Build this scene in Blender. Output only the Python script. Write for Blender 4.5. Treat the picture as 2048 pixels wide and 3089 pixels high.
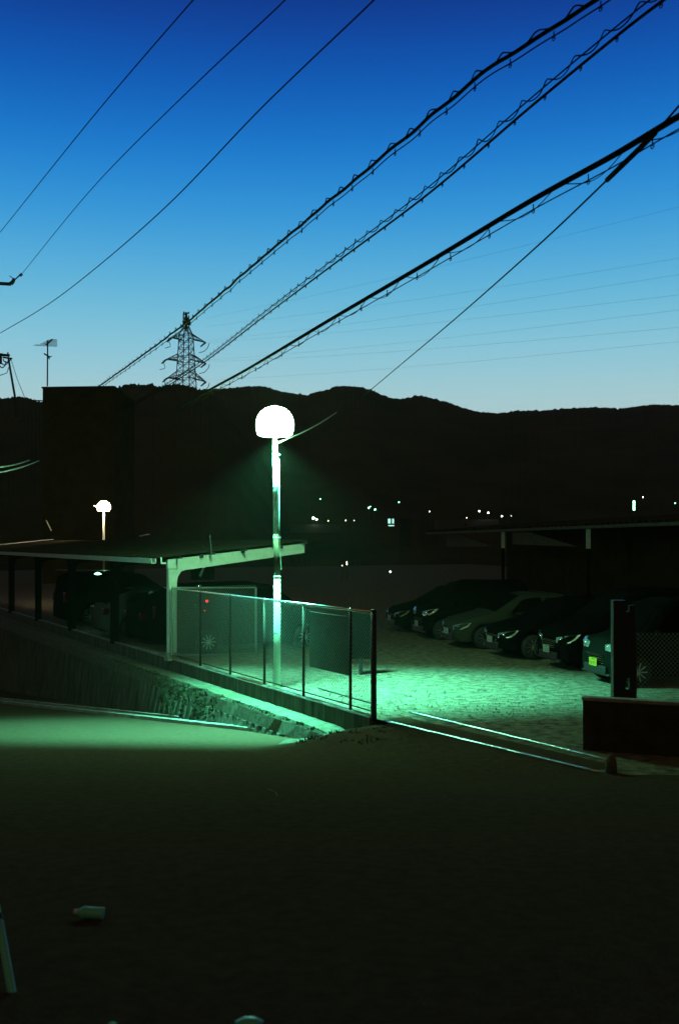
import bpy, bmesh, math, random
from mathutils import Vector, Matrix, noise
random.seed(7)
for o in list(bpy.data.objects): bpy.data.objects.remove(o)
sc = bpy.context.scene
C = sc.collection
V = Vector
# ------------------------------------------------------------------ camera
EYE = 3.0; FPX = 3003.0; HZ = 1632.0; CX = 1024.0
cam = bpy.data.cameras.new('camera'); co = bpy.data.objects.new('camera', cam); C.objects.link(co)
co.location = (0, 0, EYE); co.rotation_euler = (math.radians(90), 0, 0)
cam.sensor_fit = 'VERTICAL'; cam.sensor_height = 36; cam.sensor_width = 24
cam.lens = 36 * FPX / 3089; cam.shift_y = (HZ - 1544.5) / 3089
cam.clip_start = 0.05; cam.clip_end = 6000
cam.dof.use_dof = True; cam.dof.focus_distance = 27; cam.dof.aperture_fstop = 2.6
sc.camera = co
sc.view_settings.view_transform = 'Standard'; sc.view_settings.look = 'None'
sc.view_settings.exposure = 0; sc.view_settings.gamma = 1
# ------------------------------------------------------------------ world: clear sky after sunset
def srgb(r, g, b):
    f = lambda c: (c/255/12.92) if c <= 10 else ((c/255+.055)/1.055)**2.4
    return (f(r), f(g), f(b), 1)
w = bpy.data.worlds.new('World'); sc.world = w; w.use_nodes = True
nt = w.node_tree; N = nt.nodes; L = nt.links; N.clear()
tc = N.new('ShaderNodeTexCoord'); nrm = N.new('ShaderNodeVectorMath'); nrm.operation = 'NORMALIZE'
L.new(tc.outputs['Generated'], nrm.inputs[0])
sep = N.new('ShaderNodeSeparateXYZ'); L.new(nrm.outputs[0], sep.inputs[0])
ramp = N.new('ShaderNodeValToRGB'); ramp.color_ramp.interpolation = 'B_SPLINE'
L.new(sep.outputs['Z'], ramp.inputs[0])
stops = [(0.0, (205,225,218)), (0.12, (190,222,222)), (0.17, (158,214,230)), (0.23, (110,196,228)),
         (0.30, (54,160,226)), (0.37, (18,120,210)), (0.44, (10,76,172)), (0.50, (14,44,126)), (0.60, (1,10,45)), (0.75, (0,2,9)), (1.0, (0,1,4))]
e = ramp.color_ramp.elements
e[0].position, e[0].color = stops[0][0], srgb(*stops[0][1]); e[1].position, e[1].color = stops[-1][0], srgb(*stops[-1][1])
for p, c in stops[1:-1]:
    q = e.new(p); q.color = srgb(*c)
# the afterglow stands over the hills; the sky opposite it is already night
az = N.new('ShaderNodeMapRange'); az.inputs['From Min'].default_value = 0.35; az.inputs['From Max'].default_value = 0.84
az.inputs['To Min'].default_value = 0.03; az.inputs['To Max'].default_value = 1.0; az.interpolation_type = 'SMOOTHSTEP'
L.new(sep.outputs['Y'], az.inputs['Value'])
mul = N.new('ShaderNodeVectorMath'); mul.operation = 'SCALE'; L.new(ramp.outputs['Color'], mul.inputs[0]); L.new(az.outputs[0], mul.inputs['Scale'])
sky = N.new('ShaderNodeTexSky'); sky.sky_type = 'NISHITA'; sky.sun_disc = False
sky.sun_elevation = math.radians(-5); sky.sun_rotation = math.radians(0)
sk2 = N.new('ShaderNodeVectorMath'); sk2.operation = 'SCALE'; sk2.inputs['Scale'].default_value = 0.05; L.new(sky.outputs[0], sk2.inputs[0])
ad = N.new('ShaderNodeVectorMath'); ad.operation = 'ADD'; L.new(mul.outputs[0], ad.inputs[0]); L.new(sk2.outputs[0], ad.inputs[1])
bg = N.new('ShaderNodeBackground'); bg.inputs['Strength'].default_value = 1.0; L.new(ad.outputs[0], bg.inputs['Color'])
wo = N.new('ShaderNodeOutputWorld'); L.new(bg.outputs[0], wo.inputs['Surface'])
# added warm fill from behind the camera, turns the blacks brown
sl = bpy.data.lights.new('warm_fill', 'SUN'); sl.energy = 0.15; sl.angle = math.radians(70); sl.color = (1.0, 0.55, 0.13)
so = bpy.data.objects.new('warm_fill', sl); C.objects.link(so); so.rotation_euler = (math.radians(48), 0, math.radians(-12))
# strengths of the lamps
SPOT_P = 15000; GLOBE_E = 215; SPOT_COL = (0.13, 1.0, 0.64)

# ------------------------------------------------------------------ helpers
def P(u, v, z=0.0):
    d = (EYE - z) * FPX / (v - HZ)
    return V(((u-CX)/FPX*d, d, z))
def D(u, v, d): return V(((u-CX)/FPX*d, d, EYE + (HZ-v)/FPX*d))
def mat(name, col, rough=.8, metal=0, var=.25, scale=8, bump=.3, bscale=None, col2=None, emis=None, es=0, spec=.5, detail=6, stretch=None, space='Object'):
    m = bpy.data.materials.new(name); m.use_nodes = True; n = m.node_tree.nodes; l = m.node_tree.links
    b = n['Principled BSDF']; b.inputs['Roughness'].default_value = rough; b.inputs['Metallic'].default_value = metal
    b.inputs['Specular IOR Level'].default_value = spec
    t = n.new('ShaderNodeTexCoord'); mp = n.new('ShaderNodeMapping'); l.new(t.outputs[space], mp.inputs[0])
    if stretch: mp.inputs['Scale'].default_value = stretch
    nz = n.new('ShaderNodeTexNoise'); nz.inputs['Scale'].default_value = scale; nz.inputs['Detail'].default_value = detail; nz.inputs['Roughness'].default_value = .65
    l.new(mp.outputs[0], nz.inputs['Vector'])
    r = n.new('ShaderNodeValToRGB'); r.color_ramp.elements[0].position = .32; r.color_ramp.elements[1].position = .7
    c2 = col2 or tuple(c*(1-var*1.6) for c in col)
    r.color_ramp.elements[0].color = (*[max(0, c) for c in c2], 1); r.color_ramp.elements[1].color = (*[min(1, c*(1+var)) for c in col], 1)
    l.new(nz.outputs['Fac'], r.inputs[0]); l.new(r.outputs[0], b.inputs['Base Color'])
    if bump:
        n2 = n.new('ShaderNodeTexNoise'); n2.inputs['Scale'].default_value = bscale or scale*5; n2.inputs['Detail'].default_value = 5
        l.new(mp.outputs[0], n2.inputs['Vector'])
        bp = n.new('ShaderNodeBump'); bp.inputs['Strength'].default_value = bump; bp.inputs['Distance'].default_value = .02
        l.new(n2.outputs['Fac'], bp.inputs['Height']); l.new(bp.outputs[0], b.inputs['Normal'])
    if emis:
        b.inputs['Emission Color'].default_value = (*emis, 1); b.inputs['Emission Strength'].default_value = es
    return m
M = {}
M['asphalt'] = mat('asphalt', (.085,.057,.036), .95, spec=0, var=.14, scale=9, bump=.8, bscale=45, space='Object')
M['lot'] = mat('gravel_asphalt', (.20,.175,.125), .95, spec=0, var=.45, scale=5, bump=1.0, bscale=30, stretch=(1,1.3,1), detail=14)
M['terrain'] = mat('terrain', (.035,.03,.015), 1, spec=0, var=.4, scale=.02, bump=0)
M['hill'] = mat('hill_forest', (.05,.036,.012), 1, var=.45, scale=.03, bump=0, spec=0)
M['concrete'] = mat('concrete', (.30,.29,.24), .9, var=.3, scale=3, bump=.6, bscale=30)
M['mossy'] = mat('mossy_concrete', (.13,.13,.09), .95, col2=(.05,.055,.025), scale=9, bump=.9, bscale=40)
M['oldwall'] = mat('stained_wall_and_kerb_shade', (.10,.10,.065), .95, col2=(.016,.017,.009), scale=3.0, bump=1, bscale=14, stretch=(2.2,2.2,.28))
M['steel'] = mat('galvanised_steel', (.85,.86,.85), .24, metal=.9, var=.12, scale=20, bump=.1)
M['darksteel'] = mat('dark_painted_steel', (.035,.03,.022), .6, var=.2, scale=20, bump=.1)
M['wiremesh'] = mat('plastic_coated_wire', (.22,.25,.22), .45, metal=.2, var=.1, scale=20, bump=0)
M['beam'] = mat('painted_beam', (.62,.66,.56), .6, var=.08, scale=6, bump=.1)
M['white'] = mat('white_paint', (.72,.72,.68), .5, var=.08, scale=5, bump=.05)
M['roof'] = mat('roof_sheet', (.045,.042,.028), .8, spec=0, var=.25, scale=3, bump=.2)
M['darkwood'] = mat('dark_board', (.07,.068,.05), .8, var=.25, scale=4, bump=.3)
M['cable'] = mat('cable_rubber', (.022,.014,.005), .9, var=.15, scale=30, bump=0, spec=.02)
M['iron'] = mat('pylon_steel', (.03,.024,.014), .8, var=.1, scale=1, bump=0)
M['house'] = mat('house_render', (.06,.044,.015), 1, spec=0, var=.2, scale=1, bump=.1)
M['rust'] = mat('rusty_pole_paint', (.55,.53,.45), .6, col2=(.045,.028,.015), scale=4.5, bump=.4, stretch=(1.4,1.4,.5), detail=9)
M['rustdark'] = mat('dark_rust', (.07,.04,.02), .9, col2=(.02,.011,.005), scale=9, bump=.6, spec=.05)
M['tyre'] = mat('tyre_rubber', (.02,.02,.02), .85, var=.2, scale=20, bump=.2)
M['rim'] = mat('alloy_rim', (.75,.76,.76), .28, metal=.9, var=.05, scale=20, bump=0)
M['glass'] = mat('dark_glass', (.006,.006,.006), .12, var=.05, scale=2, bump=0, spec=0)
M['chrome'] = mat('chrome', (.8,.8,.8), .10, metal=1, var=.05, scale=4, bump=.15, bscale=9)
M['chrome2'] = mat('polished_chrome', (.9,.9,.9), .10, metal=1, var=.02, scale=4, bump=0)
M['palewire'] = mat('pale_wire', (.6,.62,.55), .8, var=.05, scale=9, bump=0, spec=0)
M['matt'] = mat('matt_black_board_and_shade', (.008,.007,.005), 1, spec=0, bump=0)
M['lens'] = mat('lamp_lens', (.6,.62,.6), .08, metal=.7, var=.25, scale=14, bump=1, bscale=26)
M['redlens'] = mat('red_lens', (.12,.004,.003), .12, metal=.2, var=.2, scale=14, bump=.5, bscale=20)
M['black'] = mat('black_plastic', (.015,.015,.014), .5, var=.2, scale=10, bump=.1)
M['plate'] = mat('number_plate_white', (.34,.36,.33), .5, var=.05, scale=9, bump=0)
M['plateY'] = mat('number_plate_yellow', (.42,.34,.02), .5, var=.05, scale=9, bump=0)
M['ink'] = mat('plate_green_ink', (.02,.09,.05), .6, var=.1, scale=9, bump=0)
M['inkK'] = mat('plate_black_ink', (.02,.02,.02), .6, var=.1, scale=9, bump=0)
M['leaf'] = mat('weed_leaf', (.03,.036,.010), .7, var=.4, scale=7, bump=0)
M['teal'] = mat('pale_teal_lit', (.16,.72,.66), .4, var=.1, scale=9, bump=.1)  # teal of the lamp light is put into this pale base colour
M['redrag'] = mat('brown_strip', (.22,.10,.05), .8, var=.2, scale=9, bump=.2)
def paint(name, c, rough=.09):
    m = mat(name, c, rough, var=.06, scale=6, bump=0); m.node_tree.nodes['Principled BSDF'].inputs['Coat Weight'].default_value = .0; m.node_tree.nodes['Principled BSDF'].inputs['Specular IOR Level'].default_value = 0
    m.node_tree.nodes['Principled BSDF'].inputs['Coat Roughness'].default_value = .06
    return m
M['carblack'] = paint('black_car_paint', (.005,.005,.005)); M['carwhite'] = paint('white_car_paint', (.04,.044,.033))
M['cargrey'] = paint('grey_car_paint', (.008,.010,.008)); M['carsilver'] = paint('silver_car_paint', (.09,.1,.09))
def emat(name, col, s):
    m = bpy.data.materials.new(name); m.use_nodes = True; n = m.node_tree.nodes; n.clear()
    e_ = n.new('ShaderNodeEmission'); e_.inputs[0].default_value = (*col, 1); e_.inputs[1].default_value = s
    o_ = n.new('ShaderNodeOutputMaterial'); m.node_tree.links.new(e_.outputs[0], o_.inputs[0]); return m
M['globe'] = emat('lit_diffuser', (.34, 1.0, .50), GLOBE_E)
M['globe_teal'] = emat('lit_diffuser_teal', (.2, 1.0, .75), 85)
M['globe_small'] = emat('lit_diffuser_far', (1.0, .75, .45), 90)
M['town_white'] = emat('town_lamp_white', (.85,1,.85), 16)
M['town_green'] = emat('town_lamp_green', (.25,1,.6), 14)
M['town_warm'] = emat('town_lamp_warm', (1,.85,.55), 7)
M['window_lit'] = emat('lit_window', (.45,1,.85), 1.2)
M['red_glint_glow'] = emat('glowing_red_glint', (1,.03,.03), 2.0)  # glow that stands for tail light reflections

def tag(o, label=None, cat=None, group=None, kind=None):
    if label: o['label'] = label
    if cat: o['category'] = cat
    if group: o['group'] = group
    if kind: o['kind'] = kind
    return o
def empty(name, loc=(0,0,0), rz=0, **k):
    o = bpy.data.objects.new(name, None); C.objects.link(o); o.location = loc; o.rotation_euler = (0,0,rz); o.empty_display_size = .2
    return tag(o, **k)
class MB:
    def __init__(s): s.v = []; s.f = []
    def add(s, vs, fs):
        n = len(s.v); s.v += [tuple(x) for x in vs]; s.f += [tuple(i+n for i in f) for f in fs]; return s
    def box(s, c, sz, mx=None):
        x, y, z = [a/2 for a in sz]; c = V(c)
        vs = [V((i,j,k)) for i in (-x,x) for j in (-y,y) for k in (-z,z)]
        vs = [(mx @ p if mx else p) + c for p in vs]
        return s.add(vs, [(0,1,3,2),(4,6,7,5),(0,4,5,1),(2,3,7,6),(0,2,6,4),(1,5,7,3)])
    def bar(s, a, b, w, h=None, up=V((0,0,1))):
        a = V(a); b = V(b); h = h or w; d = (b-a).normalized(); x = d.cross(up)
        if x.length < 1e-3: x = d.cross(V((0,1,0)))
        x.normalize(); y = x.cross(d)
        vs = [p + x*i*w/2 + y*j*h/2 for p in (a,b) for i, j in ((-1,-1),(1,-1),(1,1),(-1,1))]
        return s.add(vs, [(0,3,2,1),(4,5,6,7),(0,1,5,4),(1,2,6,5),(2,3,7,6),(3,0,4,7)])
    def tube(s, pts, r, n=8, r2=None, cap=True):
        pts = [V(p) for p in pts]; vs = []; fs = []
        d0 = (pts[1]-pts[0]).normalized(); x = d0.cross(V((0,0,1)))
        if x.length < 1e-3: x = V((1,0,0))
        x.normalize()
        for i, p in enumerate(pts):
            d = (pts[min(i+1,len(pts)-1)] - pts[max(i-1,0)]).normalized()
            x = (x - d*x.dot(d)).normalized(); y = d.cross(x)
            rr = r + ((r2-r)*i/(len(pts)-1) if r2 is not None else 0)
            for k in range(n):
                a = 2*math.pi*k/n; vs.append(p + x*math.cos(a)*rr + y*math.sin(a)*rr)
        for i in range(len(pts)-1):
            for k in range(n):
                fs.append((i*n+k, i*n+(k+1)%n, (i+1)*n+(k+1)%n, (i+1)*n+k))
        if cap: fs += [tuple(range(n))[::-1], tuple((len(pts)-1)*n+k for k in range(n))]
        return s.add(vs, fs)
    def lathe(s, c, prof, n=20, mx=None):
        vs = []; fs = []; c = V(c)
        for r, z in prof:
            for k in range(n):
                a = 2*math.pi*k/n; p = V((r*math.cos(a), r*math.sin(a), z)); vs.append((mx @ p if mx else p)+c)
        m_ = len(prof)
        for i in range(m_-1):
            for k in range(n): fs.append((i*n+k, i*n+(k+1)%n, (i+1)*n+(k+1)%n, (i+1)*n+k))
        fs += [tuple(range(n))[::-1], tuple((m_-1)*n+k for k in range(n))]
        return s.add(vs, fs)
    def poly(s, pts, t, nrm_):   # prism: polygon extruded by vector
        pts = [V(p) for p in pts]; nn = V(nrm_)*t; k = len(pts)
        return s.add(pts + [p+nn for p in pts], [tuple(range(k)), tuple(range(k, 2*k))[::-1]] + [(i, (i+1)%k + 0, (i+1)%k + k, i+k)[::-1] for i in range(k)])
    def build(s, name, m, parent=None, smooth=False, bevel=0):
        me = bpy.data.meshes.new(name); me.from_pydata(s.v, [], s.f); me.validate()
        bm = bmesh.new(); bm.from_mesh(me); bmesh.ops.recalc_face_normals(bm, faces=bm.faces); bm.to_mesh(me); bm.free()
        if smooth:
            for p in me.polygons: p.use_smooth = True
        o = bpy.data.objects.new(name, me); C.objects.link(o); me.materials.append(m)
        if bevel:
            b = o.modifiers.new('bevel', 'BEVEL'); b.width = bevel; b.segments = 2; b.limit_method = 'ANGLE'
        if parent: o.parent = parent
        return o
def lit(name, a, b, t): return a + (b-a)*t
def sstep(a, b, x):
    t = max(0, min(1, (x-a)/(b-a))); return t*t*(3-2*t)

# ------------------------------------------------------------------ layout axes
A0 = P(1127, 2170); A1 = P(503, 1985)
F = (A1-A0).normalized(); R = V((F.y, -F.x, 0))          # F runs up the fence, R into the car park
FL = (A1-A0).length
def W(f, r, z=0): return A0 + F*f + R*r + V((0,0,z))     # local frame: origin at the near fence post
G0 = P(1127, 2170); G1 = P(1800, 2330); GD = (G1-G0).normalized()
def plane(y): return 1.4 - .11*y
def roadz(x, y):
    p = plane(y); q = V((x,y,0)) - A0; f = q.dot(F); r = q.dot(R)
    s = sstep(1.25, -.6, f) * sstep(-2.2, -.3, r)
    z = p + (max(p, -.012) - p)*s
    z += .012*noise.noise(V((x*.35, y*.35, 3))) * sstep(2, 6, y)*(1-s)
    return z
# ------------------------------------------------------------------ ground sheets
def sheet(name, xs, ys, zf, m, keep=None):
    vs = [(x, y, zf(x, y)) for y in ys for x in xs]; nx = len(xs); fs = []
    for j in range(len(ys)-1):
        for i in range(nx-1):
            if keep and not keep((xs[i]+xs[i+1])/2, (ys[j]+ys[j+1])/2): continue
            fs.append((j*nx+i, j*nx+i+1, (j+1)*nx+i+1, (j+1)*nx+i))
    mb = MB(); mb.v = vs; mb.f = fs; o = mb.build(name, m, smooth=True)
    return o
def rng(a, b, st): return [a + (b-a)*i/round((b-a)/st) for i in range(round((b-a)/st)+1)]
tag(sheet('road', rng(-40,-10,2)+rng(-9.8,8,.2)+rng(9,40,2), rng(-20,2,2)+rng(2.25,30,.25)+rng(31,60,2), roadz, M['asphalt']), kind='structure')
mb = MB()
lp = [G0 + GD*9.5 + V((.1,0,0)), W(0, .06), W(12, .06), W(90, .06), W(90, 70), W(-16, 40)]
mb.add([V((p.x, p.y, -.004)) for p in lp], [tuple(range(6))]); tag(mb.build('parking_ground', M['lot']), kind='structure')
mb = MB(); mb.add([(-1190,-55,-6.5),(1190,-55,-6.5),(1190,1190,-6.5),(-1190,1190,-6.5)], [(0,1,2,3)])
tag(mb.build('terrain', M['terrain']), kind='structure')
# hills
far = [(-900,1190),(0,1204),(60,1197),(128,1214),(240,1190),(400,1180),(600,1176),(650,1172),(700,1170),(760,1164),(800,1166),(850,1181),(925,1192),(960,1180),(985,1177),(1010,1165),(1050,1164),(1090,1168),(1120,1176),(1150,1190),(1185,1202),(1220,1202),(1260,1192),(1300,1200),(1350,1213),(1390,1228),(1430,1240),(1500,1247),(1530,1243),(1560,1238),(1640,1238),(1700,1232),(1800,1228),(1870,1232),(1920,1226),(1960,1220),(2048,1222),(2600,1195),(3300,1240)]
near = [(-900,1150),(0,1203),(60,1196),(95,1203),(128,1216),(240,1206),(338,1188),(354,1172),(366,1163),(400,1158),(440,1161),(458,1157),(475,1166),(500,1162),(530,1157),(560,1162),(600,1174),(650,1196),(720,1260),(800,1400),(880,1560),(930,1660),(3300,1690)]
def interp(tb, x):
    if x <= tb[0][0]: return tb[0][1]
    for (a, b), (c, d) in zip(tb, tb[1:]):
        if x <= c:
            t = (x-a)/(c-a); return b + (d-b)*t
    return tb[-1][1]
def hills(name, prof, dist, base, amp, fr):
    us = [ -900 + i*3 for i in range(1280)]; rows = [0, .12, .3, .5, .7, .85, .95, 1.0, 1.06, 1.3, 1.8]
    vs = []; fs = []
    for u in us:
        ry = interp(prof, u); H = EYE + (HZ-ry)/FPX*dist - base
        H += amp*(noise.noise(V((u*fr, 0, 0))) + .7*noise.noise(V((u*fr*2.7, 5, 0))) + .5*noise.noise(V((u*fr*6.1, 8, 0))))
        for i, k in enumerate(rows):
            d = dist*(.35 + .65*k); s_ = math.sin(min(k,1)*math.pi/2)**1.5 if k <= 1 else 1 - (k-1)*.6
            h = base + H*s_ if k > 1 else base*(1-s_) + s_*(EYE + (base+H-EYE)*d/dist)
            if k < 1: h += (k*(1-k)**2)*18*noise.noise(V((u*.006, k*4, 2)))
            vs.append(((u-CX)/FPX*d, d, h))
    n = len(rows)
    for i in range(len(us)-1):
        for j in range(n-1): fs.append((i*n+j, (i+1)*n+j, (i+1)*n+j+1, i*n+j+1))
    m_ = MB(); m_.v = vs; m_.f = fs; return tag(m_.build(name, M['hill'], smooth=True), kind='structure')
hills('hills', far, 620, -6.5, .9, .09)
hills('hills', near, 400, -6.5, .9, .14)

# ------------------------------------------------------------------ retaining wall, kerb, gutter
def strip(name, prof, f0, f1, m, parent=None, n=40, jit=0.0, fn=None):
    """profile of (r,z) swept along the fence direction"""
    vs = []; fs = []; k = len(prof)
    for i in range(n+1):
        f = f0 + (f1-f0)*i/n
        for j, (r, z) in enumerate(prof):
            if fn: r, z = fn(f, j, r, z)
            vs.append(W(f, r + jit*noise.noise(V((f*2, j, 0))), z + jit*.5*noise.noise(V((f*3, j, 9)))))
    for i in range(n):
        for j in range(k): fs.append((i*k+j, i*k+(j+1)%k, (i+1)*k+(j+1)%k, (i+1)*k+j))
    fs += [tuple(range(k))[::-1], tuple(n*k+j for j in range(k))]
    m_ = MB(); m_.add(vs, fs); return m_.build(name, m, parent)
kerb = strip('kerb', [(-.09,-.5),(-.09,.030),(.045,.030),(.045,-.5)], -.02, 45, M['oldwall'], n=120, jit=.008)  # kerb sides take the dark wall material to paint in their shade
tag(strip('kerb', [(-.085,.031),(-.078,.052),(.045,.052),(.055,.04),(.055,.031)], -.02, 45, M['concrete'], n=120, jit=.008), kind='structure')
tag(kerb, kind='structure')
rw = empty('retaining_wall', A0, label='stained concrete retaining wall with a lit ledge below the chain link fence', cat='retaining wall')
rw_t = lambda o: (setattr(o, 'parent', rw), setattr(o, 'matrix_parent_inverse', Matrix.Translation(-A0)))[0] or o
def wallfn(f, j, r, z):
    b = plane(W(f, r).y) - .3
    if j >= 3: z = min(b, -.6)
    if j == 3: r = r - .10*sstep(0, 8, f)
    if j >= 2: r -= .03*(int(f/.16) % 2)
    return r, z
led = strip('ledge', [(-.095,-.60),(-.095,-.26),(-.47,-.285),(-.50,-.36),(-.54,-.60)], -.1, 45, M['mossy'], n=160, jit=.03, fn=lambda f,j,r,z: (r, z - .12*sstep(1.2, -.1, f) if j in (1,2) else z)); rw_t(led)
wf = strip('wall_face', [(-.10,-.605),(-.50,-.605),(-.53,-.605),(-.62,-2)], .3, 30, M['oldwall'], n=740, jit=.012, fn=wallfn); rw_t(wf)
# gutter between wall foot and road: two pale lips with a dark channel, laid on the slope
g_a = P(930, 2226, plane(18.45)); 
def on_road(u, v):
    d = (EYE-1.4)/((v-HZ)/FPX - .11); return V(((u-CX)/FPX*d, d, plane(d)))
ga, gb = on_road(925, 2224), on_road(330, 2157); gd = (gb-ga).normalized(); gn = V((gd.y, -gd.x, 0)).normalized()
gut = empty('roadside_gutter', ga, label='narrow concrete gutter with two pale lips along the edge of the sloping road', cat='gutter')
def gl(name, off, wd, z0, ext, m, h=.3):
    m_ = MB(); a = ga + gn*off; n = 60
    pts = [a + gd*(ext[0] + (ext[1]-ext[0])*i/n) for i in range(n+1)]
    vs = []; fs = []
    for i, p in enumerate(pts):
        j = .014*noise.noise(V((i*.9, off*9, 0)))
        zz = roadz(p.x, p.y) if False else plane(p.y)
        for a_, b_ in ((-wd/2, z0-h), (-wd/2+j, z0), (wd/2+j, z0), (wd/2, z0-h)): vs.append(V((p.x, p.y, zz+b_)) + gn*a_)
    for i in range(n):
        for k in range(4): fs.append((i*4+k, i*4+(k+1)%4, (i+1)*4+(k+1)%4, (i+1)*4+k))
    fs += [(3,2,1,0), tuple(n*4+k for k in range(4))]
    m_.add(vs, fs); o = m_.build(name, m); o.parent = gut; o.matrix_parent_inverse = Matrix.Translation(-ga); return o
gl('lip', 0, .15, .075, (-.2, 24), M['concrete']); gl('lip', .46, .10, .09, (-.9, 24), M['concrete']); gl('channel_floor', .23, .30, .045, (-.4, 24), M['black'], .2)
# apron where gutter and ledge meet
ap = MB(); pts = [(860,2231),(930,2226),(985,2213),(1050,2199),(1075,2194),(1070,2203),(1010,2221),(960,2240),(900,2247),(840,2245)]
vs = []
for u, v in pts:
    p = P(u, v, -.42 if u < 1000 else -.40); vs.append(p)
vs2 = [p + V((0,0,-.3)) for p in vs]; k = len(vs)
ap.add(vs+vs2, [tuple(range(k))] + [(i,(i+1)%k,(i+1)%k+k,i+k) for i in range(k)])
tag(ap.build('concrete_apron', M['mossy']), kind='structure')
# weeds: ground cover
def tufts(name, centres, m, hh=.12, n=26, spread=.16):
    m_ = MB()
    for c, sc_ in centres:
        for i in range(int(n*sc_)):
            a = random.uniform(0, 6.28); r = random.random()**.5*spread*sc_
            b = c + V((math.cos(a)*r, math.sin(a)*r, -.02)); h = hh*random.uniform(.4, 1.2)*sc_; t = random.uniform(0, 6.28); ln = random.uniform(.1, .6)*h
            w_ = .012; x = V((math.cos(t+1.57), math.sin(t+1.57), 0))*w_; mid = b + V((math.cos(t)*ln*.35, math.sin(t)*ln*.35, h*.6)); tip = b + V((math.cos(t)*ln, math.sin(t)*ln, h))
            m_.add([b-x, b+x, mid+x*.7, mid-x*.7, tip], [(0,1,2,3),(3,2,4)])
    return m_.build(name, m)
cs = []
for i in range(260):
    u = random.uniform(900, 1290); v = 2204 + (u-930)*.08 + random.uniform(-14, 62)
    p = on_road(u, max(v, 2190)); p.z = roadz(p.x, p.y); 
    if (p-A0).dot(R) < -.05: cs.append((p, random.uniform(.3, .9)))
tag(tufts('weeds', cs, M['leaf'], .05), label='low dark weeds on the ground by the end of the fence', kind='stuff')
cs = []
for i in range(46):
    f = random.uniform(1, 14); cs.append((W(f, -.5 - random.random()*.05, -.29), random.uniform(.3, .8)))
tag(tufts('ledge_grass', cs, M['leaf'], .09), label='short tufts of grass along the edge of the ledge', kind='stuff')
# hanging ivy on the wall
iv = empty('hanging_ivy', W(6.6, -.56, -.3), label='strands of creeper hanging down the stained retaining wall', cat='creeper')
for k in range(9):
    f = 5.4 + k*.42 + random.uniform(-.1,.1); m_ = MB(); ln = random.uniform(.35, .9)
    pts = []
    for i in range(9):
        t = i/8; z = -.33 - ln*t; pts.append(W(f + .12*math.sin(t*4+k), -.60 - .05*t - .03, z))
    m_.tube(pts, .006, 4)
    for p in pts:
        for q in range(5):
            c = p + V((random.uniform(-.06,.06), random.uniform(-.05,.0), random.uniform(-.05,.05))); a = random.uniform(0,3)
            x = V((math.cos(a), -.2, math.sin(a)))*.035; y = V((-math.sin(a), -.2, math.cos(a)))*.028
            m_.add([c-x, c+y, c+x, c-y], [(0,1,2,3)])
    o = m_.build('strand', M['leaf']); o.parent = iv; o.matrix_parent_inverse = Matrix.Translation(-iv.location)

# ------------------------------------------------------------------ chain link fence
FH = 1.80
def chain(m_, a, axis, length, z0, z1, pitch=.074, r=.0028, off=V((0,0,0))):
    H = z1-z0; n = int((length+H)/pitch)
    for s_ in (1, -1):
        for i in range(n+1):
            t0 = i*pitch - H if s_ == 1 else i*pitch; t1 = t0 + s_*H
            zz0, zz1 = 0, H
            lo, hi = t0, t1
            # clip to 0..length
            def clip(t): return z0 + (t-t0)/(t1-t0)*H
            ta, tb = max(0, min(length, t0)), max(0, min(length, t1))
            if abs(ta-tb) < .01: continue
            pa = a + axis*ta + V((0,0,clip(ta))) + off; pb = a + axis*tb + V((0,0,clip(tb))) + off
            m_.tube([pa, pb], r, 3, cap=False)
fence = empty('chain_link_fence', A0, label='chain link fence with a bright galvanised top rail on the kerb beside the street lamp', cat='fence')
def fpart(o): o.parent = fence; o.matrix_parent_inverse = Matrix.Translation(-A0); return o
def fence_f(u):   # parameter along fence seen at column u
    k = (u-CX)/FPX; return (k*A0.y - A0.x)/(F.x - k*F.y)
for u in (1057, 916, 798, 695, 605, 512):
    f = fence_f(u); m_ = MB(); m_.tube([W(f,0,.03), W(f,0,FH-.02)], .027, 10); fpart(m_.build('post', M['darksteel'], smooth=True))
m_ = MB(); m_.tube([W(0,0,-.02), W(0,0,FH+.02)], .05, 14); m_.lathe(W(0,0,FH+.02), [(.052,0),(.045,.02),(.01,.035)], 14); fpart(m_.build('end_post', M['darksteel'], smooth=True))
m_ = MB(); m_.tube([W(.05,-.0,FH+.0), W(FL+.15,-.0,FH+.0)], .024, 12)
for u in (1057, 916, 798, 695, 605): f = fence_f(u); m_.tube([W(f-.05,0,FH), W(f+.05,0,FH)], .029, 12)
fpart(m_.build('top_rail', M['steel'], smooth=True))
m_ = MB(); m_.tube([W(0,.03,.12), W(FL,.03,.12)], .012, 6); fpart(m_.build('bottom_rail', M['darksteel']))
m_ = MB(); chain(m_, A0, F, FL, .12, FH-.02, off=R*.034); fpart(m_.build('wire_mesh', M['wiremesh']))
# boards wired to the inside of the fence
b1 = MB(); fa, fb = fence_f(1046), fence_f(925)
b1.poly([W(fa,.06,.62), W(fb,.06,.62), W(fb,.06,1.66), W(fa,.06,1.66)], .02, R)
bo = b1.build('notice_board', M['darkwood']); tag(bo, 'large dark board wired to the fence, seen from its back', 'board')
sp = P(1088,2035)
s2 = empty('standing_sign', sp, label='dark standing sign on a short leg, seen between the last two fence posts', cat='sign')
b2 = MB(); b2.box(sp + V((-.04,0,.86)), (.50,.04,1.02)); o = b2.build('panel', M['matt']); o.parent = s2; o.matrix_parent_inverse = Matrix.Translation(-sp)
m_ = MB(); m_.tube([sp, sp+V((0,0,.36))], .045, 8); o = m_.build('leg', M['black']); o.parent = s2; o.matrix_parent_inverse = Matrix.Translation(-sp)
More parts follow.
